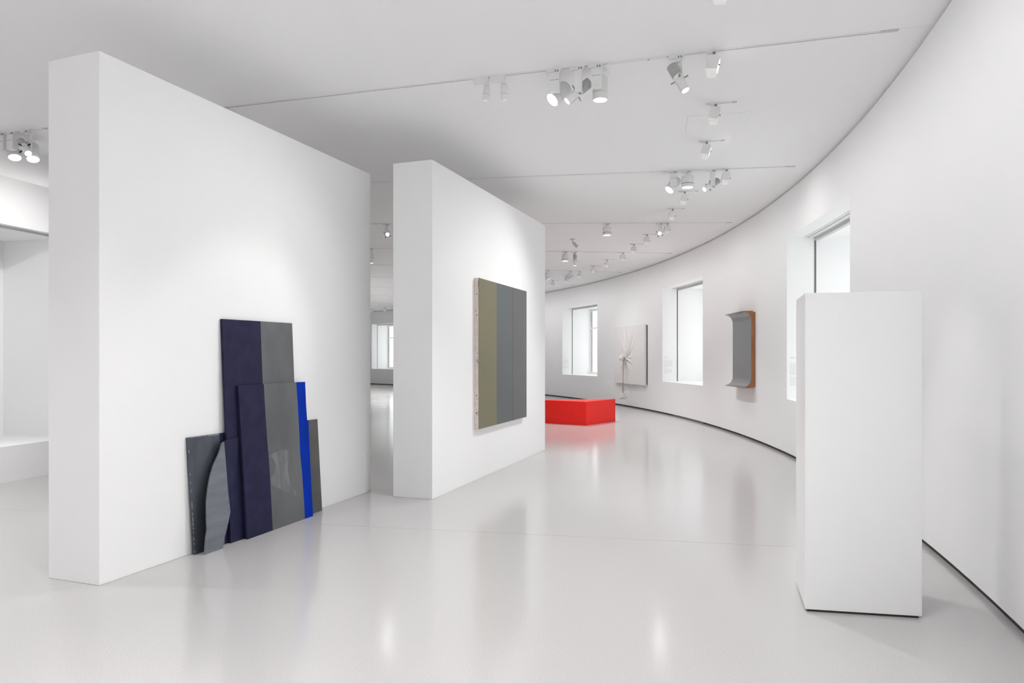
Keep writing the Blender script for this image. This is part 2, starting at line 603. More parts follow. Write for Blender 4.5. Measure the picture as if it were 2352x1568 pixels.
# ------------------------------------------------------------------ wall texts on the window jambs
random.seed(4)
for w in (-8.3, 6.1, 20.5):
    a = w + WHALF
    rd = Vector((cos(radians(a)), sin(radians(a)), 0))
    tn = Vector((sin(radians(a)), -cos(radians(a)), 0))      # out of the jamb into the opening
    o0 = pol(RO, a, 0) + tn * 0.0015
    mb = None

    def dash(t0, t1, z, h):
        mb.hexa([o0 + rd * t0 + Vector((0, 0, z)) - tn * 0.001, o0 + rd * t1 + Vector((0, 0, z)) - tn * 0.001, o0 + rd * t1 + Vector((0, 0, z)), o0 + rd * t0 + Vector((0, 0, z))],
                [o0 + rd * t0 + Vector((0, 0, z + h)) - tn * 0.001, o0 + rd * t1 + Vector((0, 0, z + h)) - tn * 0.001, o0 + rd * t1 + Vector((0, 0, z + h)), o0 + rd * t0 + Vector((0, 0, z + h))])
    root = empty('wall_text', pol(RO + 0.15, a, 1.2))
    tx_off = -root.location

    def flush():
        mb.v = [tuple(Vector(p) + tx_off) for p in mb.v]
        tb = obj('text_block', mb, 'vinyl', root)
        tb['kind'] = 'stuff'
    mb = MB()
    dash(0.045, 0.115, 1.485, 0.012)
    dash(0.125, 0.16, 1.485, 0.010)
    flush()
    z = 1.40
    for blk in (11, 8):
        mb = MB()
        for ln in range(blk):
            t = 0.045
            end = 0.27 if ln < blk - 1 else 0.16
            while t < end - 0.02:
                L = random.uniform(0.012, 0.035)
                dash(t, min(t + L, end), z, 0.006)
                t += L + 0.006
            z -= 0.0165
        z -= 0.03
        flush()
    names = {-8.3: 'the window behind the plinth', 6.1: 'the window beside the white canvas', 20.5: 'the window behind the red block'}
    tag(root, 'small pale grey text on the jamb of ' + names[w], 'wall text')

# ------------------------------------------------------------------ lead panels leaning on the near partition


def leaner(w0, w1, h):
    """pixel -> point on a board whose face stands w0 off the partition at the floor and w1 at height h"""
    k = (w1 - w0) / h

    def fn(x, y):
        d = ray(x, y)
        dw = Vector((d.x, d.y, 0)).dot(WD)
        base = (Vector((0, 0, 0)) - p1).dot(WD)
        # base + t*dw = w0 + k*(EYE + t*dz)
        t = (w0 + k * EYE - base) / (dw - k * d.z)
        q = d * t + Vector((0, 0, EYE))
        if q.z < 0.012:
            q.z = 0.0
        return q
    nrm = (WD + Vector((0, 0, -k))).normalized()
    return fn, nrm


def slab(name, pts, nrm, th, m, parent, off):
    front = [p + off for p in pts]
    back = []
    for p in front:
        q = p - nrm * th
        back.append(q)
    zmin = min((q - off).z for q in back)
    mb = MB().loft([front, back])
    if zmin < 0:
        mb.v = [(x, y, max(z, -off.z * 0)) if z < 0 else (x, y, z) for x, y, z in mb.v]
    return obj(name, mb, m, parent)


def zp(x, y):      # coordinates read in a 2.6125x enlargement of the panel group
    return 400 + x * 0.38278, 700 + y * 0.38278


def panel(name, plane, bands, th, label, group='lead panels against the partition'):
    fn, nrm = plane
    P = [([fn(*zp(*q)) for q in poly], m) for poly, m in bands]
    allp = [p for poly, _ in P for p in poly]
    low = min(allp, key=lambda p: p.z)
    root = empty(name, (low.x, low.y, 0))
    off = -Vector((low.x, low.y, 0))
    out = [slab('painted_band' if m in ('navy', 'ultra') else 'lead_face', poly, nrm, th, m, root, off) for poly, m in P]
    tag(root, label, 'lead panel', group)
    return root, off, fn, nrm


PL = leaner(0.046, 0.019, 0.9)
P_TALL = leaner(0.073, 0.022, 1.9)
P_FRONT = leaner(0.118, 0.0608, 1.30)
P_R = leaner(0.060, 0.0188, 0.95)
P_C = leaner(0.119, 0.0615, 0.86)
# far left grey sheet with a navy strip (its right part runs behind the tall panel)
rt, of, fn, nr = panel('lead_sheet', PL, [([(80, 797), (272, 772), (306, 1437), (122, 1500)], 'lead_dark'),
                     ([(272, 772), (360, 758), (392, 1412), (306, 1437)], 'navy')], 0.018,
      'low dark grey lead panel with chipped white edge, outermost beside the curved offcut')
# pale chips along its edges
ch = MB()
random.seed(7)
for k in range(34):
    f = random.random() ** 0.7
    x = 80 + 42 * f
    y = 797 + 703 * f
    if f < 0.3 and random.random() < 0.6:
        continue
    L = random.uniform(4, 22)
    q = [(x + 1, y), (x + 4.5, y + 1), (x + 5 + L * 0.06, y + L), (x + 1 + L * 0.06, y + L)]
    ps = [fn(*zp(*c)) for c in q]
    ch.loft([[p + of + nr * 0.0012 for p in ps], [p + of - nr * 0.001 for p in ps]])
obj('edge_chips', ch, 'scratch', rt)['kind'] = 'stuff'
ch = MB()
for x0, x1 in ((205, 222), (226, 268), (100, 190)):
    ps = [fn(*zp(*c)) for c in ((x0, 797 - (x0 - 80) * .13 + 2), (x1, 797 - (x1 - 80) * .13 + 2), (x1, 797 - (x1 - 80) * .13 + (7 if x0 > 200 else 4)), (x0, 797 - (x0 - 80) * .13 + (7 if x0 > 200 else 4)))]
    ch.loft([[p + of + nr * 0.0012 for p in ps], [p + of - nr * 0.001 for p in ps]])
obj('edge_chips', ch, 'scratch', rt)['kind'] = 'stuff'
panel('lead_sheet', P_TALL, [([(288, 84), (518, 98), (564, 1360), (340, 1428)], 'navy'),
                            ([(518, 98), (708, 110), (752, 1290), (564, 1360)], 'lead')], 0.020,
      'tallest lead panel, navy and grey halves, behind the one with the blue stripe')
rt, of, fn, nr = panel('lead_sheet', P_FRONT, [([(385, 485), (538, 475), (547, 640), (560, 830), (571, 960), (580, 1120), (592, 1355), (440, 1405)], 'navy'),
                             ([(538, 475), (733, 463), (742, 600), (750, 750), (757, 900), (768, 1010), (780, 1190), (785, 1284), (592, 1355), (580, 1120), (571, 960), (560, 830), (547, 640)], 'lead'),
                             ([(733, 463), (786, 461), (792, 600), (798, 690), (806, 691), (812, 850), (822, 1050), (834, 1268), (785, 1284), (780, 1190), (768, 1010), (757, 900), (750, 750), (742, 600)], 'ultra')], 0.022,
      'front lead panel with navy, grey and bright ultramarine stripes')
sc = MB()
ps = [fn(*zp(*c)) for c in ((575, 905), (600, 888), (660, 866), (684, 872), (686, 930), (682, 1000), (692, 1055), (714, 1105), (745, 1130), (742, 1146), (718, 1140), (690, 1124), (650, 1112), (612, 1092), (585, 1085), (580, 1040), (600, 1010), (612, 960), (596, 930))]
sc.loft([[p + of + nr * 0.0008 for p in ps], [p + of - nr * 0.001 for p in ps]])
obj('bare_patch', sc, 'lead_rub', rt)
panel('lead_sheet', P_R, [([(770, 697), (860, 685), (888, 1232), (800, 1262)], 'lead_brown')], 0.018,
      'low plain warm grey lead panel half hidden behind the blue striped one')
panel('lead_offcut', P_C, [([(300, 820), (315, 1000), (325, 1130), (338, 1240), (325, 1310), (302, 1400), (292, 1462), (183, 1500), (190, 1400), (198, 1350), (195, 1290), (194, 1180), (203, 1100), (215, 1030), (235, 960), (262, 905), (275, 870), (285, 830)], 'lead_pale'),
                           ([(300, 820), (320, 808), (388, 792), (381, 870), (370, 960), (358, 1070), (348, 1160), (338, 1240), (325, 1130), (315, 1000)], 'navy')], 0.010,
      'leaf-shaped lead offcut with curved edge, pale grey and navy, leaning in front')

# ------------------------------------------------------------------ striped painting on the far partition
BACK2 = p2


def on_face(x, y, w):
    d = ray(x, y)
    dw = Vector((d.x, d.y, 0)).dot(WD)
    t = (w - (Vector((0, 0, 0)) - BACK2).dot(WD)) / dw
    return d * t + Vector((0, 0, EYE))


WF = 0.062
tl, tr = on_face(1100, 640, WF), on_face(1209.5, 667, WF)
bl, br = on_face(1102, 986, WF), on_face(1209.5, 956, WF)
u0, u1 = (tl - BACK2).dot(UD), (tr - BACK2).dot(UD)
zt, zb = (tl.z + tr.z) / 2, (bl.z + br.z) / 2
ub = (on_face(1141, 800, WF) - BACK2).dot(UD)
us = (on_face(1177.5, 800, WF) - BACK2).dot(UD)
pc = BACK2 + UD * ((u0 + u1) / 2) + Vector((0, 0, zb))
paint = empty('striped_painting', pc)
tag(paint, 'tall painting of one olive and two grey vertical stripes with raw canvas edge', 'painting')


def facebox(ua, ub_, wa, wb, za, zb_):
    def P(u, w, z):
        return BACK2 + UD * u + WD * w + Vector((0, 0, z)) - pc
    return MB().hexa([P(ua, wa, za), P(ub_, wa, za), P(ub_, wb, za), P(ua, wb, za)], [P(ua, wa, zb_), P(ub_, wa, zb_), P(ub_, wb, zb_), P(ua, wb, zb_)])


obj('stretcher', facebox(u0 + 0.001, u1 - 0.001, 0.0004, WF - 0.004, zb + 0.001, zt - 0.001), 'rawedge', paint)
obj('painted_stripe', facebox(u0, ub - 0.0005, WF - 0.006, WF, zb, zt), 'olive', paint)
obj('painted_stripe', facebox(ub + 0.0005, us - 0.002, WF - 0.006, WF - 0.0005, zb, zt), 'bluegrey', paint)
obj('painted_stripe', facebox(us + 0.002, u1, WF - 0.006, WF, zb, zt), 'greyoil', paint)
sp = MB()
random.seed(11)
for k in range(24):
    z = random.uniform(zb + .03, zt - .05)
    w = random.uniform(0.012, 0.05)
    h = random.uniform(0.004, 0.02)
    b = facebox(u0 - 0.0005, u0 + 0.002, w, w + random.uniform(.004, .014), z, z + h)
    sp.add(b.v, b.f)
obj('paint_specks', sp, 'speck', paint)['kind'] = 'stuff'

# ------------------------------------------------------------------ red block
F1, F2 = on_floor(1346, 977), on_floor(1413.5, 967)
e = F2 - F1
L1 = e.length
lf = Vector((-e.y, e.x, 0)).normalized()
if lf.x > 0:
    lf = -lf
F3 = F1 + (on_floor(1254, 971.3) - F1).normalized() * 1.22
RH = 0.523
rb = MB().hexa([F1 - F1, F2 - F1, F3 - F1], [F1 - F1 + Vector((0, 0, RH)), F2 - F1 + Vector((0, 0, RH)), F3 - F1 + Vector((0, 0, RH))])
me = rb.mesh('red_block')
bm = bmesh.new()
bm.from_mesh(me)
bmesh.ops.bevel(bm, geom=bm.edges[:], offset=0.004, segments=2, profile=0.5, affect='EDGES')
bm.to_mesh(me)
bm.free()
red = obj('red_block', me, 'red', None, loc=F1)
tag(red, 'low bright red lacquered block standing on the floor', 'sculpture')

# ------------------------------------------------------------------ white plinth
Q0, Q1, Q2 = on_floor(1849, 1404), on_floor(2118, 1421), on_floor(1828.5, 1341)
Q3 = Q1 + (Q2 - Q0)
PH = 1.879
plinth = empty('plinth', (Q0 + Q1 + Q2 + Q3) / 4)
tag(plinth, 'tall white lacquered plinth standing close to the curved wall', 'plinth')
pl0 = plinth.location
cs = [Q0 - pl0, Q1 - pl0, Q3 - pl0, Q2 - pl0]
me = MB().hexa([c + Vector((0, 0, 0.014)) for c in cs], [c + Vector((0, 0, PH)) for c in cs]).mesh('plinth_body')
bm = bmesh.new()
bm.from_mesh(me)
bmesh.ops.bevel(bm, geom=bm.edges[:], offset=0.003, segments=2, profile=0.5, affect='EDGES')
bm.to_mesh(me)
bm.free()
obj('plinth_body', me, 'plinth', plinth)
obj('recessed_base', MB().hexa([c * 0.95 for c in cs], [c * 0.95 + Vector((0, 0, 0.016)) for c in cs]), 'black', plinth)

# ------------------------------------------------------------------ white pulled canvas on the curved wall
CW = 0.075
ca, cb = on_ring(1410, RO - CW), on_ring(1481, RO - CW)
cu = (cb - ca)
cwid = cu.length
cu.normalize()
cn = Vector((-cu.y, cu.x, 0))
if cn.dot(Vector((CX, CY, 0)) - ca) < 0:
    cn = -cn
ztop = (z_at(753, ca.y) + z_at(744, cb.y)) / 2
zbot = (z_at(879, ca.y) + z_at(883.5, cb.y)) / 2
chgt = ztop - zbot
c0 = ca + Vector((0, 0, zbot))
canvas = empty('pulled_canvas', c0)
tag(canvas, 'white canvas with folds pulled to a knotted ball and a hanging cord', 'artwork')
pu = 0.455 * cwid
pv = (z_at(822, ca.y + (cb.y - ca.y) * 0.45) - zbot)
NX, NY = 90, 110
vs, fs = [], []
for j in range(NY + 1):
    for i in range(NX + 1):
        u, v = cwid * i / NX, chgt * j / NY
        du, dv = u - pu, v - pv
        r = hypot(du, dv) + 1e-6
        th = atan2(dv, du)
        edge = min(u, cwid - u, v, chgt - v) / 0.25
        edge = max(0, min(1, edge))
        side = 0.55 + 0.45 * abs(sin(th)) 
        reach = 0.16 + 0.42 * max(0, sin(th)) ** 1.5 + 0.2 * max(0, -sin(th))
        fold = (sin(11 * th + 0.8 * sin(3 * th)) + 0.6 * sin(17 * th + 1.3)) * 0.045 * math.exp(-(r / (reach * 1.25)) ** 2) * min(1, r / 0.09)
        cone = 0.11 * math.exp(-r / 0.11)
        h = (fold * side + cone) * edge
        p = cu * u + cn * h + Vector((0, 0, v))
        vs.append(p)
for j in range(NY):
    for i in range(NX):
        k = j * (NX + 1) + i
        fs.append((k, k + 1, k + NX + 2, k + NX + 1))
obj('canvas_face', MB().add(vs, fs), 'canvas', canvas, smooth=60)
sd = MB()
a_, b_ = Vector((0, 0, 0)), cu * cwid
th_ = 0.052
for p, q in (((a_), (b_)), (a_ + Vector((0, 0, chgt)), b_ + Vector((0, 0, chgt))), (a_, a_ + Vector((0, 0, chgt))), (b_, b_ + Vector((0, 0, chgt)))):
    sd.quad(p, q, q - cn * th_, p - cn * th_)
sd.quad(a_ - cn * th_, b_ - cn * th_, b_ - cn * th_ + Vector((0, 0, chgt)), a_ - cn * th_ + Vector((0, 0, chgt)))
obj('canvas_side', sd, 'canvas', canvas)
bt = MB()
iu = 0.03
w_in = -cn * (CW - 0.0015)
bt.hexa([cu * (cwid + 0.022) - cn * th_ + Vector((0, 0, 0.02)), cu * iu - cn * th_ + Vector((0, 0, 0.02)), cu * iu + w_in + Vector((0, 0, 0.02)), cu * (cwid + 0.022) + w_in + Vector((0, 0, 0.02))],
        [cu * (cwid + 0.022) - cn * th_ + Vector((0, 0, chgt - 0.02)), cu * iu - cn * th_ + Vector((0, 0, chgt - 0.02)), cu * iu + w_in + Vector((0, 0, chgt - 0.02)), cu * (cwid + 0.022) + w_in + Vector((0, 0, chgt - 0.02))])
obj('gap_shade_strip', bt, 'shadowback', canvas)  # dark strip stands in for the shaded gap behind the canvas
# ball, collar, cord, rings, sack
pp = cu * pu + Vector((0, 0, pv)) + cn * 0.10
ball = MB()
bs = []
for k in range(13):
    a = pi * k / 12
    bs.append((0.085 * sin(a) * (1 + 0.06 * sin(5 * a)), 0.075 * cos(a)))
bl_ = obj('wrapped_ball', MB().lathe(bs, 20), 'canvas', canvas, smooth=60)
bl_.matrix_local = Matrix.Translation(pp + cn * 0.09) @ cn.to_track_quat('Z', 'Y').to_matrix().to_4x4()
kn = MB()
for k in range(4):
    kn.torus((0, 0, -0.02 + 0.016 * k), 0.036 + 0.003 * (k % 2), 0.010, 'z', 18, 6)
ko = obj('cord_binding', kn, 'cord', canvas, smooth=60)
ko.matrix_local = Matrix.Translation(pp + cn * 0.02) @ cn.to_track_quat('Z', 'Y').to_matrix().to_4x4()
cc = pp + cn * 0.03
zend = z_at(887, ca.y + (cb.y - ca.y) * 0.45) - zbot
obj('hanging_cord', MB().tube([Vector((cc.x, cc.y, cc.z - 0.03)), Vector((cc.x, cc.y, (cc.z + zend) / 2)), Vector((cc.x, cc.y, zend))], 0.010, 8), 'cord', canvas, smooth=60)
zr = zend
for k in range(3):
    rg = MB().torus((cc.x, cc.y, zr - 0.03 - 0.062 * k), 0.032, 0.009, 'y' if k % 2 else 'x', 16, 6)
    obj('ring', rg, 'copper', canvas, smooth=60)
zs = z_at(903, ca.y + (cb.y - ca.y) * 0.45) - zbot
ze = z_at(915.5, ca.y + (cb.y - ca.y) * 0.45) - zbot
hh = zs - ze
prof = [(0.0, 0.02), (0.03, 0.02), (0.022, 0.0), (0.045, -0.02), (0.062, -0.3 * hh), (0.10, -0.62 * hh), (0.125, -0.80 * hh), (0.115, -0.93 * hh), (0.07, -hh), (0, -hh)]
sk_ = MB().lathe(prof, 24)
sk_.v = [(x * (1 + 0.10 * sin(5 * atan2(y, x))), y * 0.62 * (1 + 0.10 * sin(5 * atan2(y, x))), z + 0.012 * sin(3 * atan2(y, x) + 1) * (1 if z < -0.05 else 0)) for x, y, z in sk_.v]
obj('cloth_sack', sk_, 'sack', canvas, smooth=70, loc=(cc.x, cc.y, zs))

# ------------------------------------------------------------------ bent grey sheet relief
ra_, rb_ = on_ring(1684, RO - 0.07), on_ring(1726, RO - 0.07)
ru = (rb_ - ra_)
rw = ru.length
ru.normalize()
rn = Vector((-ru.y, ru.x, 0))
if rn.dot(Vector((CX, CY, 0)) - ra_) < 0:
    rn = -rn
zt_, zb_ = z_at(713.5, rb_.y), z_at(891, rb_.y)
R_C = 0.15
rh = zt_ - zb_
r0_ = ra_ + Vector((0, 0, zb_))
relief = empty('bent_sheet_relief', r0_)
tag(relief, 'tall grey sheet with curled ends on an orange wooden block', 'artwork')
cove = []
for k in range(13):
    a = pi / 2 * k / 12
    cove.append((R_C * (1 - sin(a)), 0.004 + R_C * 1.15 * (1 - cos(a))))
cove += [(w, rh - z) for w, z in reversed(cove)]         # (w out of wall, z)


def prof_pts(pr, u):
    return [ru * u + rn * w + Vector((0, 0, z)) for w, z in pr]


wood_prof = [(R_C, 0.0)] + cove + [(R_C, rh), (-0.03, rh), (-0.03, 0.0)]
obj('wooden_block', MB().loft([prof_pts(wood_prof, 0.0), prof_pts(wood_prof, rw)]), 'wood', relief)
sh_in = [(w + 0.001, z) for w, z in cove]
sheet = MB()
outer = []
for k, (w, z) in enumerate(cove):
    c_ = cove
    q0, q1 = c_[max(0, k - 1)], c_[min(len(c_) - 1, k + 1)]
    tx, tz = q1[0] - q0[0], q1[1] - q0[1]
    L = hypot(tx, tz) + 1e-9
    outer.append((w + tz / L * 0.008, z - tx / L * 0.008))
sp_ = sh_in + list(reversed(outer))
sheet.loft([prof_pts(sp_, -0.004), prof_pts(sp_, rw - 0.004)])
obj('bent_sheet', sheet, 'felt', relief, smooth=30)
obj('back_plate', MB().loft([prof_pts([(-0.03, 0.02), (-0.03, rh - 0.02), (-0.0685, rh - 0.02), (-0.0685, 0.02)], 0.03), prof_pts([(-0.03, 0.02), (-0.03, rh - 0.02), (-0.0685, rh - 0.02), (-0.0685, 0.02)], rw - 0.0)]), 'wood', relief)

# ------------------------------------------------------------------ ceiling hatch
ht = empty('ceiling_hatch', pol(29.32, -11.94, ZC))
tag(ht, 'flush rectangular access hatch in the ceiling by the short tracks', 'hatch')
o_ = -ht.location
hb = MB()
hb.loft([[pol(29.0, -12.49, ZC - 0.003) + o_, pol(29.64, -12.49, ZC - 0.003) + o_, pol(29.64, -11.39, ZC - 0.003) + o_, pol(29.0, -11.39, ZC - 0.003) + o_],
         [pol(29.0, -12.49, ZC) + o_, pol(29.64, -12.49, ZC) + o_, pol(29.64, -11.39, ZC) + o_, pol(29.0, -11.39, ZC) + o_]])
obj('hatch_door', hb, 'ceiling', ht)
hj = MB()
g = 0.004
for (ra1, aa1, ra2, aa2) in ((29.0 - g, -12.49, 29.0, -11.39), (29.64, -12.49, 29.64 + g * .6, -11.39), (29.0, -12.49 - .004, 29.64, -12.49), (29.0, -11.39, 29.64, -11.39 + .003)):
    hj.quad(pol(ra1, aa1, ZC - 0.0008) + o_, pol(ra2, aa1, ZC - 0.0008) + o_, pol(ra2, aa2, ZC - 0.0008) + o_, pol(ra1, aa2, ZC - 0.0008) + o_)
obj('hatch_joint', hj, 'vinyl', ht)

# ------------------------------------------------------------------ lighting tracks
TZ = 0.007          # how far a track stands out of the ceiling


def track(ang, r0, r1, label, group=None, name='lighting_track', covers=(), endcap=True):
    mid = (r0 + r1) / 2
    root = empty(name, pol(mid, ang, ZC), radians(ang))
    L = (r1 - r0) / 2
    t = MB()
    t.box((-L, -0.018, -TZ), (L, -0.006, 0))
    t.box((-L, 0.006, -TZ), (L, 0.018, 0))
    obj('rail', t, 'lampwhite', root)
    obj('slot', MB().box((-L, -0.006, -0.0015), (L, 0.006, -0.0002)), 'slot', root)
    if endcap:
        obj('end_cap', MB().box((L, -0.018, -TZ), (L + 0.13 * (1 if L > 1 else 0.35), 0.018, 0)), 'blind', root)
    for c0, c1 in covers:
        cv = MB().box((c0 - mid, -0.0185, -TZ - 0.004), (c1 - mid, 0.0185, -TZ))
        co = obj('feed_cover', cv, 'lampwhite', root)
        d = MB()
        d.lathe([(0, -0.0025), (0.008, -0.0025), (0.008, 0), (0, 0)], 10, ((c0 + c1) / 2 - mid + 0.1, 0, -TZ - 0.004))
        obj('status_light', d, 'lampgrey', co)
    tag(root, label, 'lighting track', group)
    return root


def r_on(ang, x):
    """radius at which image column x meets the radial ceiling line at angle ang"""
    dx = (x - CXP) / FPX
    c, s = cos(radians(ang)), sin(radians(ang))
    return (dx * CY - CX) / (c - dx * s)


T = [-15.53, -8.25, -1.05, 6.12, 13.25, 20.4]
track(T[0], 21.3, 30.45, 'long radial ceiling track above the partition with lead panels', covers=[(r_on(T[0], 1396), r_on(T[0], 1530)), (r_on(T[0], 80), r_on(T[0], 98))])
track(T[1], 21.3, 30.42, 'long radial ceiling track with a can, a projector and tilted floodlight', covers=[(r_on(T[1], 1436), r_on(T[1], 1522))])
track(T[2], 21.3, 30.5, 'long radial ceiling track carrying the glaring spotlight', covers=[(r_on(T[2], 1412), r_on(T[2], 1462))])
track(T[3], 21.3, 30.42, 'long radial ceiling track with can and projector above the red block', covers=[(r_on(T[3], 1340), r_on(T[3], 1388))])
track(T[4], 21.3, 30.42, 'long radial ceiling track with three lamps above the white canvas', covers=[])
far_l = 'farthest long radial ceiling tracks, thin pale lines near the far wall'
for a in (T[5], 27.6, 34.8, 42.0, 49.2, 56.4, 63.6):
    track(a, 21.3, 30.42, 'thin pale radial ceiling track at the far end of the gallery', 'far radial tracks')
for a in (-22.7, -29.9, -37.1, -44.3, -51.5):
    track(a, 21.3, 30.42, 'radial ceiling track in the stretch before the partitions', 'tracks before the partitions')

# ------------------------------------------------------------------ lamps
CACHE = {}


def shared(key, fn, m, smooth=None):
    if key not in CACHE:
        me = fn().mesh(key, smooth)
        me.materials.append(M[m])
        CACHE[key] = me
    return CACHE[key]


def child(name, key, fn, m, parent, smooth=None, mtx=None):
    o = bpy.data.objects.new(name, shared(key, fn, m, smooth))
    COL.objects.link(o)
    o.parent = parent
    if mtx is not None:
        o.matrix_local = mtx
    return o


def spot(parent, z, watts, size, blend=1.0, radius=0.05, col=(1, 0.995, 0.99)):
    d = bpy.data.lights.new('lamp_beam', 'SPOT')
    d.energy = watts * LAMP
    d.spot_size = radians(size)
    d.spot_blend = blend
    d.shadow_soft_size = radius
    d.color = col
    o = bpy.data.objects.new('lamp_beam', d)
    COL.objects.link(o)
    o.parent = parent
    o.location = (0, 0, z)
    return o


def lamp_root(name, r, ang):
    return empty(name, pol(r, ang, ZC - TZ), radians(ang))


def aim_mtx(aim, ang, pivot):
    v = Vector(aim).normalized()
    v.rotate(Matrix.Rotation(-radians(ang), 3, 'Z'))
    return Matrix.Translation(Vector(pivot)) @ v.to_track_quat('-Z', 'Y').to_matrix().to_4x4()


def adapter(root):
    child('track_adapter', 'track_adapter', lambda: MB().box((-0.075, -0.017, -0.024), (0.055, 0.017, 0)).box((-0.01, -0.02, -0.034), (0.045, 0.02, -0.024)), 'lampwhite', root)
    child('contact_tab', 'contact_tab', lambda: MB().box((0.0, -0.0215, -0.026), (0.012, -0.017, -0.008)).box((0.022, -0.0215, -0.026), (0.034, -0.017, -0.008)), 'lampgrey', root)


def can_mesh(r, up, dn, wall=0.006, depth=0.02):
    return MB().lathe([(0, up), (r * 0.86, up), (r, up - r * 0.18), (r, -dn), (r - wall, -dn), (r - wall, -dn + depth), (0, -dn + depth)], 28)


def flood(r, ang, aim, label, group=None, watts=170, size=100, yoff=0.125, lens='lens'):
    root = lamp_root('floodlight', r, ang)
    adapter(root)
    child('gear_box', 'gear_box', lambda: MB().box((-0.045, -0.03, -0.2), (0.043, 0.025, -0.034)), 'lampwhite', root)
    child('box_seam', 'box_seam', lambda: MB().box((-0.04, -0.0308, -0.101), (-0.003, -0.03, -0.097)).box((0.003, -0.0308, -0.101), (0.038, -0.03, -0.097)), 'lampgrey', root)
    head = child('can', 'flood_can', lambda: can_mesh(0.068, 0.10, 0.105), 'lampwhite', root, 40, aim_mtx(aim, ang, (0.01, yoff, -0.155)))
    child('lens', 'flood_lens_' + lens, lambda: MB().lathe([(0, -0.092), (0.061, -0.092), (0.061, -0.085), (0, -0.085)], 24), lens, head)
    child('rim_seam', 'flood_seam', lambda: MB().lathe([(0.0684, -0.045), (0.0687, -0.044), (0.0687, -0.0415), (0.0684, -0.041)], 28), 'blind', head)
    child('pivot_arm', 'flood_pivot_%.3f' % yoff, lambda: MB().tube([(0.01, 0.015, -0.155), (0.01, yoff - 0.05, -0.155)], 0.016, 14), 'lampwhite', root, 40)
    spot(head, -0.12, watts, size)
    tag(root, label, 'spotlight', group)
    return root


def projector(r, ang, aim, label, group=None, watts=60, size=40, lens='lens', levers='lampgrey', behind=False):
    root = lamp_root('profile_spotlight', r, ang)
    adapter(root)
    if behind:
        child('bracket', 'proj_bracket_rear', lambda: MB().box((-0.03, 0.02, -0.225), (0.035, 0.037, -0.036)).box((-0.01, -0.01, -0.05), (0.02, 0.03, -0.03)), 'lampwhite', root)
    else:
        child('bracket', 'proj_bracket', lambda: MB().box((-0.03, -0.022, -0.225), (0.035, -0.005, -0.036)), 'lampwhite', root)
    head = child('barrel', 'proj_barrel', lambda: MB().lathe([(0, 0.0), (0.044, 0.0), (0.044, -0.03), (0.037, -0.032), (0.037, -0.15), (0.032, -0.15), (0.032, -0.14), (0, -0.14)], 24), 'lampwhite', root, 40, aim_mtx(aim, ang, (0, -0.032 if behind else 0.042, -0.19)))

    def fins():
        mb = MB().lathe([(0, 0.0), (0.037, 0.0), (0.037, 0.115), (0, 0.115)], 20)
        for k in range(11):
            z = 0.006 + k * 0.0105
            mb.lathe([(0.03, z), (0.046, z), (0.046, z + 0.005), (0.03, z + 0.005)], 22)
        return mb
    py = -0.032 if behind else 0.042
    child('pivot_pin', 'proj_pin_' + str(behind), lambda: MB().tube([(0, 0.03 if behind else -0.014, -0.19), (0, py, -0.19)], 0.012, 12), 'lampwhite', root, 40)
    child('heat_sink', 'proj_fins', fins, 'fin', head, 30)
    child('barrel_slot', 'proj_slot', lambda: MB().box((-0.004, -0.0385, -0.14), (0.004, -0.0365, -0.045)), 'lampgrey', head)
    for k in range(4):
        child('shutter_lever', 'proj_lever_' + levers, lambda: MB().box((0.042, -0.008, -0.036), (0.078, 0.008, -0.032)), levers, head, None, Matrix.Rotation(pi / 2 * k + 0.5, 4, 'Z'))
    child('lens', 'proj_lens_' + lens, lambda: MB().lathe([(0, -0.147), (0.032, -0.147), (0.032, -0.14), (0, -0.14)], 20), lens, head)
    spot(head, -0.165, watts, size, 0.6, 0.03)
    tag(root, label, 'spotlight', group)
    return root


def washer(r, ang, label, group=None, watts=0, size=135, lens='lens_soft', lit=False):
    root = lamp_root('wall_washer', r, ang)
    child('track_adapter', 'wash_adapter', lambda: MB().box((-0.05, -0.016, -0.012), (0.04, 0.016, 0)).box((0.0, -0.012, -0.045), (0.024, 0.012, -0.012)), 'lampwhite', root)
    child('contact_tab', 'wash_tab', lambda: MB().box((0.0, -0.018, -0.03), (0.022, -0.012, -0.006)), 'lampgrey', root)

    def body():
        pr = [(-0.028, -0.045), (0.035, -0.045), (0.052, -0.062), (0.056, -0.085), (0.034, -0.165), (-0.062, -0.150), (-0.046, -0.075), (-0.040, -0.055)]
        return MB().loft([[(x, -0.055, z) for x, z in pr], [(x, 0.055, z) for x, z in pr]])
    b = child('housing', 'wash_body', body, 'lampwhite', root)

    def hood():
        pr = [(-0.062, -0.150), (0.034, -0.165), (0.024, -0.200), (-0.045, -0.190)]
        return MB().loft([[(x, -0.052, z) for x, z in pr], [(x, 0.052, z) for x, z in pr]])
    child('reflector_hood', 'wash_hood', hood, lens, b)

    def glass():
        return MB().hexa([(0.0585, -0.05, -0.09), (0.0385, -0.05, -0.163), (0.0385, 0.05, -0.163), (0.0585, 0.05, -0.09)],
                         [(0.055, -0.05, -0.09), (0.035, -0.05, -0.163), (0.035, 0.05, -0.163), (0.055, 0.05, -0.09)])
    child('lens', 'wash_lens_' + str(lit), glass, 'lens' if lit else 'lens_soft', b)
    child('catch', 'wash_catch', lambda: MB().box((0.044, -0.056, -0.142), (0.056, -0.049, -0.128)), 'lampgrey', b)
    if watts:  # beam added to brighten the wall; most washers hang unlit
        h2 = spot(b, 0, watts, size, 1.0, 0.05)
        h2.matrix_local = Matrix.Translation((0.07, 0, -0.15)) @ Vector((0.58, 0, -0.81)).to_track_quat('-Z', 'Y').to_matrix().to_4x4()
    tag(root, label, 'wall washer', group)
    return root


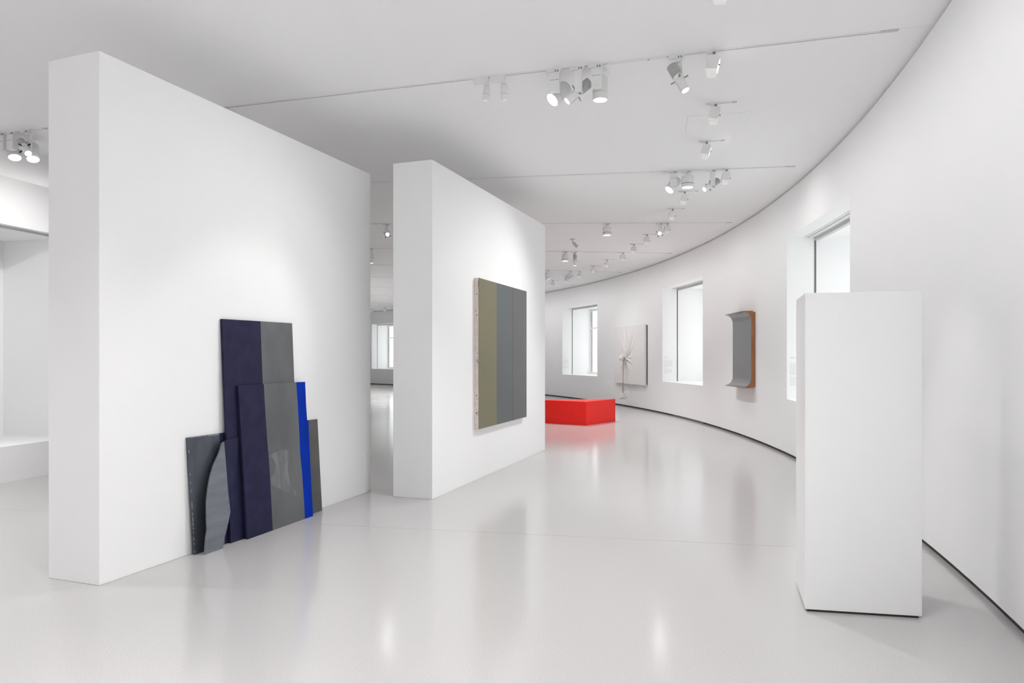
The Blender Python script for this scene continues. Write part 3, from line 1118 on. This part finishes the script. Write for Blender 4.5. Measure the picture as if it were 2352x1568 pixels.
def can(r, ang, label, group=None, watts=150, size=110, aim=(0, 0, -1), lens='lens'):
    root = lamp_root('can_downlight', r, ang)
    adapter(root)
    child('stem', 'can_stem', lambda: MB().lathe([(0, -0.075), (0.03, -0.075), (0.022, -0.034), (0, -0.034)], 16), 'lampwhite', root, 40)
    head = child('can', 'can_body', lambda: can_mesh(0.08, 0.085, 0.075), 'lampwhite', root, 40, aim_mtx(aim, ang, (0, 0, -0.155)))
    child('dark_ring', 'can_ring', lambda: MB().lathe([(0.0802, -0.03), (0.0815, -0.03), (0.0815, -0.021), (0.0802, -0.021)], 28), 'lampgrey', head)
    child('lens', 'can_lens_' + lens, lambda: MB().lathe([(0, -0.066), (0.073, -0.066), (0.073, -0.056), (0, -0.056)], 24), lens, head)
    spot(head, -0.095, watts, size)
    tag(root, label, 'downlight', group)
    return root


def mini(r, ang, aim, label, group=None, watts=30):
    root = lamp_root('mini_spotlight', r, ang)
    child('track_adapter', 'mini_adapter', lambda: MB().box((-0.12, -0.017, -0.052), (0.0, 0.017, 0)).box((0.0, -0.017, -0.03), (0.02, 0.017, 0)), 'lampwhite', root)
    child('arm', 'mini_arm', lambda: MB().box((-0.012, -0.012, -0.085), (0.022, 0.012, -0.03)), 'lampwhite', root)
    head = child('barrel', 'mini_barrel', lambda: MB().lathe([(0, 0.0), (0.026, 0.0), (0.031, -0.006), (0.031, -0.11), (0.028, -0.13), (0.018, -0.142), (0, -0.142)], 22), 'lampwhite', root, 50, aim_mtx(aim, ang, (0.006, 0, -0.083)))
    child('seam', 'mini_seam', lambda: MB().lathe([(0.0311, -0.09), (0.0315, -0.09), (0.0315, -0.087), (0.0311, -0.087)], 22), 'lampgrey', head)
    child('cap', 'mini_cap', lambda: MB().lathe([(0, 0.001), (0.025, 0.001), (0.025, 0.003), (0, 0.003)], 18), 'lampgrey', head)
    child('lens', 'mini_lens', lambda: MB().lathe([(0, -0.1435), (0.017, -0.1435), (0.017, -0.142), (0, -0.142)], 16), 'lens_soft', head)
    tag(root, label, 'spotlight', group)
    return root


# lamps on the near long track
a = T[0]
mini(r_on(a, 1117), a, (-0.1, -0.25, -1), 'small cylindrical spotlight, slightly tilted, at the end of the row on the near track')
mini(r_on(a, 1156), a, (0.02, -0.05, -1), 'small upright cylindrical spotlight between its tilted twin and the big floodlights')
flood(r_on(a, 1275), a, (-0.62, -0.30, -0.66), 'white floodlight tilted towards the lead panels beside the small cylinders', watts=70, yoff=0.145)
projector(r_on(a, 1329), a, (-0.74, -0.10, -0.66), 'finned profile spotlight between two floodlights on the near track', watts=60)
flood(r_on(a, 1371), a, (0, 0, -1), 'white floodlight pointing straight down beside the finned projector', watts=230, yoff=0.13)
projector(r_on(a, 1557), a, (0.36, -0.30, -0.88), 'finned profile spotlight with grey shutter levers beside the near wall washer', watts=40, behind=True)
washer(r_on(a, 1637), a, 'white wall washer box at the end of the near long track', watts=22, lit=True)
# behind the near partition, same track
flood(r_on(a, 6), a, (0.30, -0.28, -0.9), 'white floodlight behind the near partition, dimmer of the pair', watts=90)
flood(r_on(a, 28), a, (0.28, -0.30, -0.9), 'white floodlight behind the near partition, overlapped by the finned projector', watts=90, yoff=0.235)
projector(r_on(a, 61), a, (0.62, -0.42, -0.62), 'finned profile spotlight with black levers above the niche', watts=25, levers='black', behind=True)
# short tracks with one washer each
GW = 'wall washers on short tracks'
step = (T[1] - T[0]) / 3
STUB = {1: 'right by the ceiling hatch', 2: 'between ceiling hatch and tilted floodlight', 4: 'next beyond the sideways tilted projector',
        5: 'next before the glaring spotlight', 7: 'next beyond the glaring spotlight', 8: 'next before the track above the red block',
        10: 'next beyond the track above the red block', 11: 'next before the track of three far lamps',
        13: 'next beyond the track of three far lamps', 14: 'nearest the far partition edge'}
for k in range(-9, 34):
    ang = T[0] + k * 2.405
    if k % 3 == 0:
        if not 0 <= k <= 12:
            near_t = min((T[5], 27.6, 34.8, 42.0, 49.2, 56.4, 63.6, -22.7, -29.9, -37.1), key=lambda t: abs(t - ang))
            washer(29.25, near_t, 'white wall washer on one of the long tracks away from the artworks', 'washers on outlying long tracks', watts=22 if -4 < k < 20 else 0)
        continue
    if k in STUB:
        lt, gt, lw, gw = 'short ceiling track stub ' + STUB[k], 'short track stubs', 'white wall washer on the short track ' + STUB[k], GW
    elif k < 0:
        lt, gt, lw, gw = 'short ceiling track stub before the near long track', 'stubs before the near track', 'white wall washer on a stub before the near long track', 'washers before the near track'
    else:
        lt, gt, lw, gw = 'short ceiling track stub at the far end of the gallery', 'far stubs', 'white wall washer on a stub at the far end of the gallery', 'far washers'
    track(ang, 29.17, 29.42, lt, gt, 'track_stub')
    washer(29.25, ang, lw, gw, watts=22 if -4 < k < 20 else 0, lit=k in (2, -1))
GL = 'wall washers on the long tracks'
a = T[1]
flood(r_on(a, 1547), a, (-0.62, -0.22, -0.74), 'white floodlight tilted sideways next to a can with dark ring', watts=150)
can(r_on(a, 1579), a, 'white can downlight with dark ring beside a tilted floodlight', watts=150)
projector(r_on(a, 1636), a, (-0.76, -0.34, -0.52), 'finned profile spotlight tilted far sideways beside a wall washer', watts=30)
washer(r_on(a, 1667), a, 'white wall washer beside the sideways tilted projector', watts=22)
a = T[2]
can(r_on(a, 1394), a, 'single white can downlight between the partition edge and the glaring spotlight', watts=300)
projector(r_on(a, 1516), a, (-0.20, -0.95, -0.16), 'glaring spotlight aimed back down the gallery, next to a wall washer', watts=3.5, lens='lens_hot')
washer(r_on(a, 1532), a, 'white wall washer beside the glaring spotlight', watts=22)
projector(r_on(a, 888), a, (0.22, -0.93, -0.17), 'glaring spotlight seen in the gap between the partitions', watts=3.5, lens='lens_hot')
a = T[3]
can(r_on(a, 1298), a, 'white can downlight with dark ring above the red block', watts=430)
projector(r_on(a, 1320), a, (-0.02, -0.06, -1), 'finned profile spotlight hanging upright beside the can above the red block', watts=60, behind=True)
washer(r_on(a, 1430), a, 'white wall washer on the track above the red block', watts=22)
projector(r_on(a, 852), a, (0.1, -0.1, -1), 'profile spotlight in the partition gap, half hidden by the near partition', watts=40)
a = T[4]
flood(r_on(a, 1258), a, (0.5, 0.0, -0.85), 'white floodlight beside the far partition edge', watts=50)
can(r_on(a, 1309), a, 'white can lamp tilted towards the white canvas', watts=15, aim=(0.42, 0.1, -0.9))
washer(r_on(a, 1331), a, 'white wall washer beside the tilted can near the white canvas', watts=22)
for a in (T[5], 27.6, 34.8, 42.0, 49.2, 56.4):  # downlights added to brighten the far stretch
    can(25.0, a, 'far white can downlight added to light the end of the gallery', 'added far can downlights', watts=500)
# unseen lamps added as fill around the camera and behind the alcove wall
for a in (-22.7, -29.9, -37.1, -44.3):
    for rr in (27.0, 28.9):
        can(rr, a, 'unseen white can downlight added as fill before the partitions', 'added can downlights before the partitions', watts=(140 if rr < 28 else 190) if a > -25 else 490)
for a in (-20.0, -12.0, -4.0):  # added fill that brightens the ceiling over the niche wall
    track(a, 16.6, 18.6, 'unseen radial ceiling track holding the added lamps behind the alcove wall', 'tracks behind the alcove wall')
    can(17.6, a, 'unseen white can downlight added as fill behind the alcove wall', 'added can downlights behind the alcove wall', watts=950)
can(22.9, -22.7, 'unseen white can downlight added to light the floor before the niche', watts=300)  # fill lamp out of view, added for floor and niche
for k, aim in enumerate(((-2.3, 1.2, -1.7), (-2.9, 0.3, -1.7))):  # hidden lamps added to brighten the niche
    can(23.4 + 0.9 * k, T[0], 'hidden white can lamp added to light the niche wall', 'added can lamps turned to the niche', watts=120, aim=aim, size=74)
can(22.8, T[2], 'white can downlight added as hidden fill behind the partitions', watts=80)  # extra fill lamp, out of sight

# ------------------------------------------------------------------ small ceiling camera
cp = on_ceiling(1315, 549)
sc_ = empty('ceiling_camera', cp)
tag(sc_, 'small grey ceiling camera on a bent bracket', 'camera')
obj('mount_plate', MB().box((-0.05, -0.04, -0.012), (0.05, 0.04, 0)), 'blind', sc_)
obj('bracket', MB().tube([(0.0, 0, -0.01), (0.0, 0, -0.05), (0.02, 0, -0.08)], 0.012, 8), 'blind', sc_)
cb_ = obj('camera_body', MB().lathe([(0, 0.0), (0.026, 0.0), (0.03, -0.01), (0.034, -0.13), (0.028, -0.13), (0.028, -0.122), (0, -0.122)], 18), 'blind', sc_, 40)
cb_.matrix_local = Matrix.Translation((0.015, 0, -0.075)) @ Vector((0.62, -0.25, -0.72)).to_track_quat('-Z', 'Y').to_matrix().to_4x4()
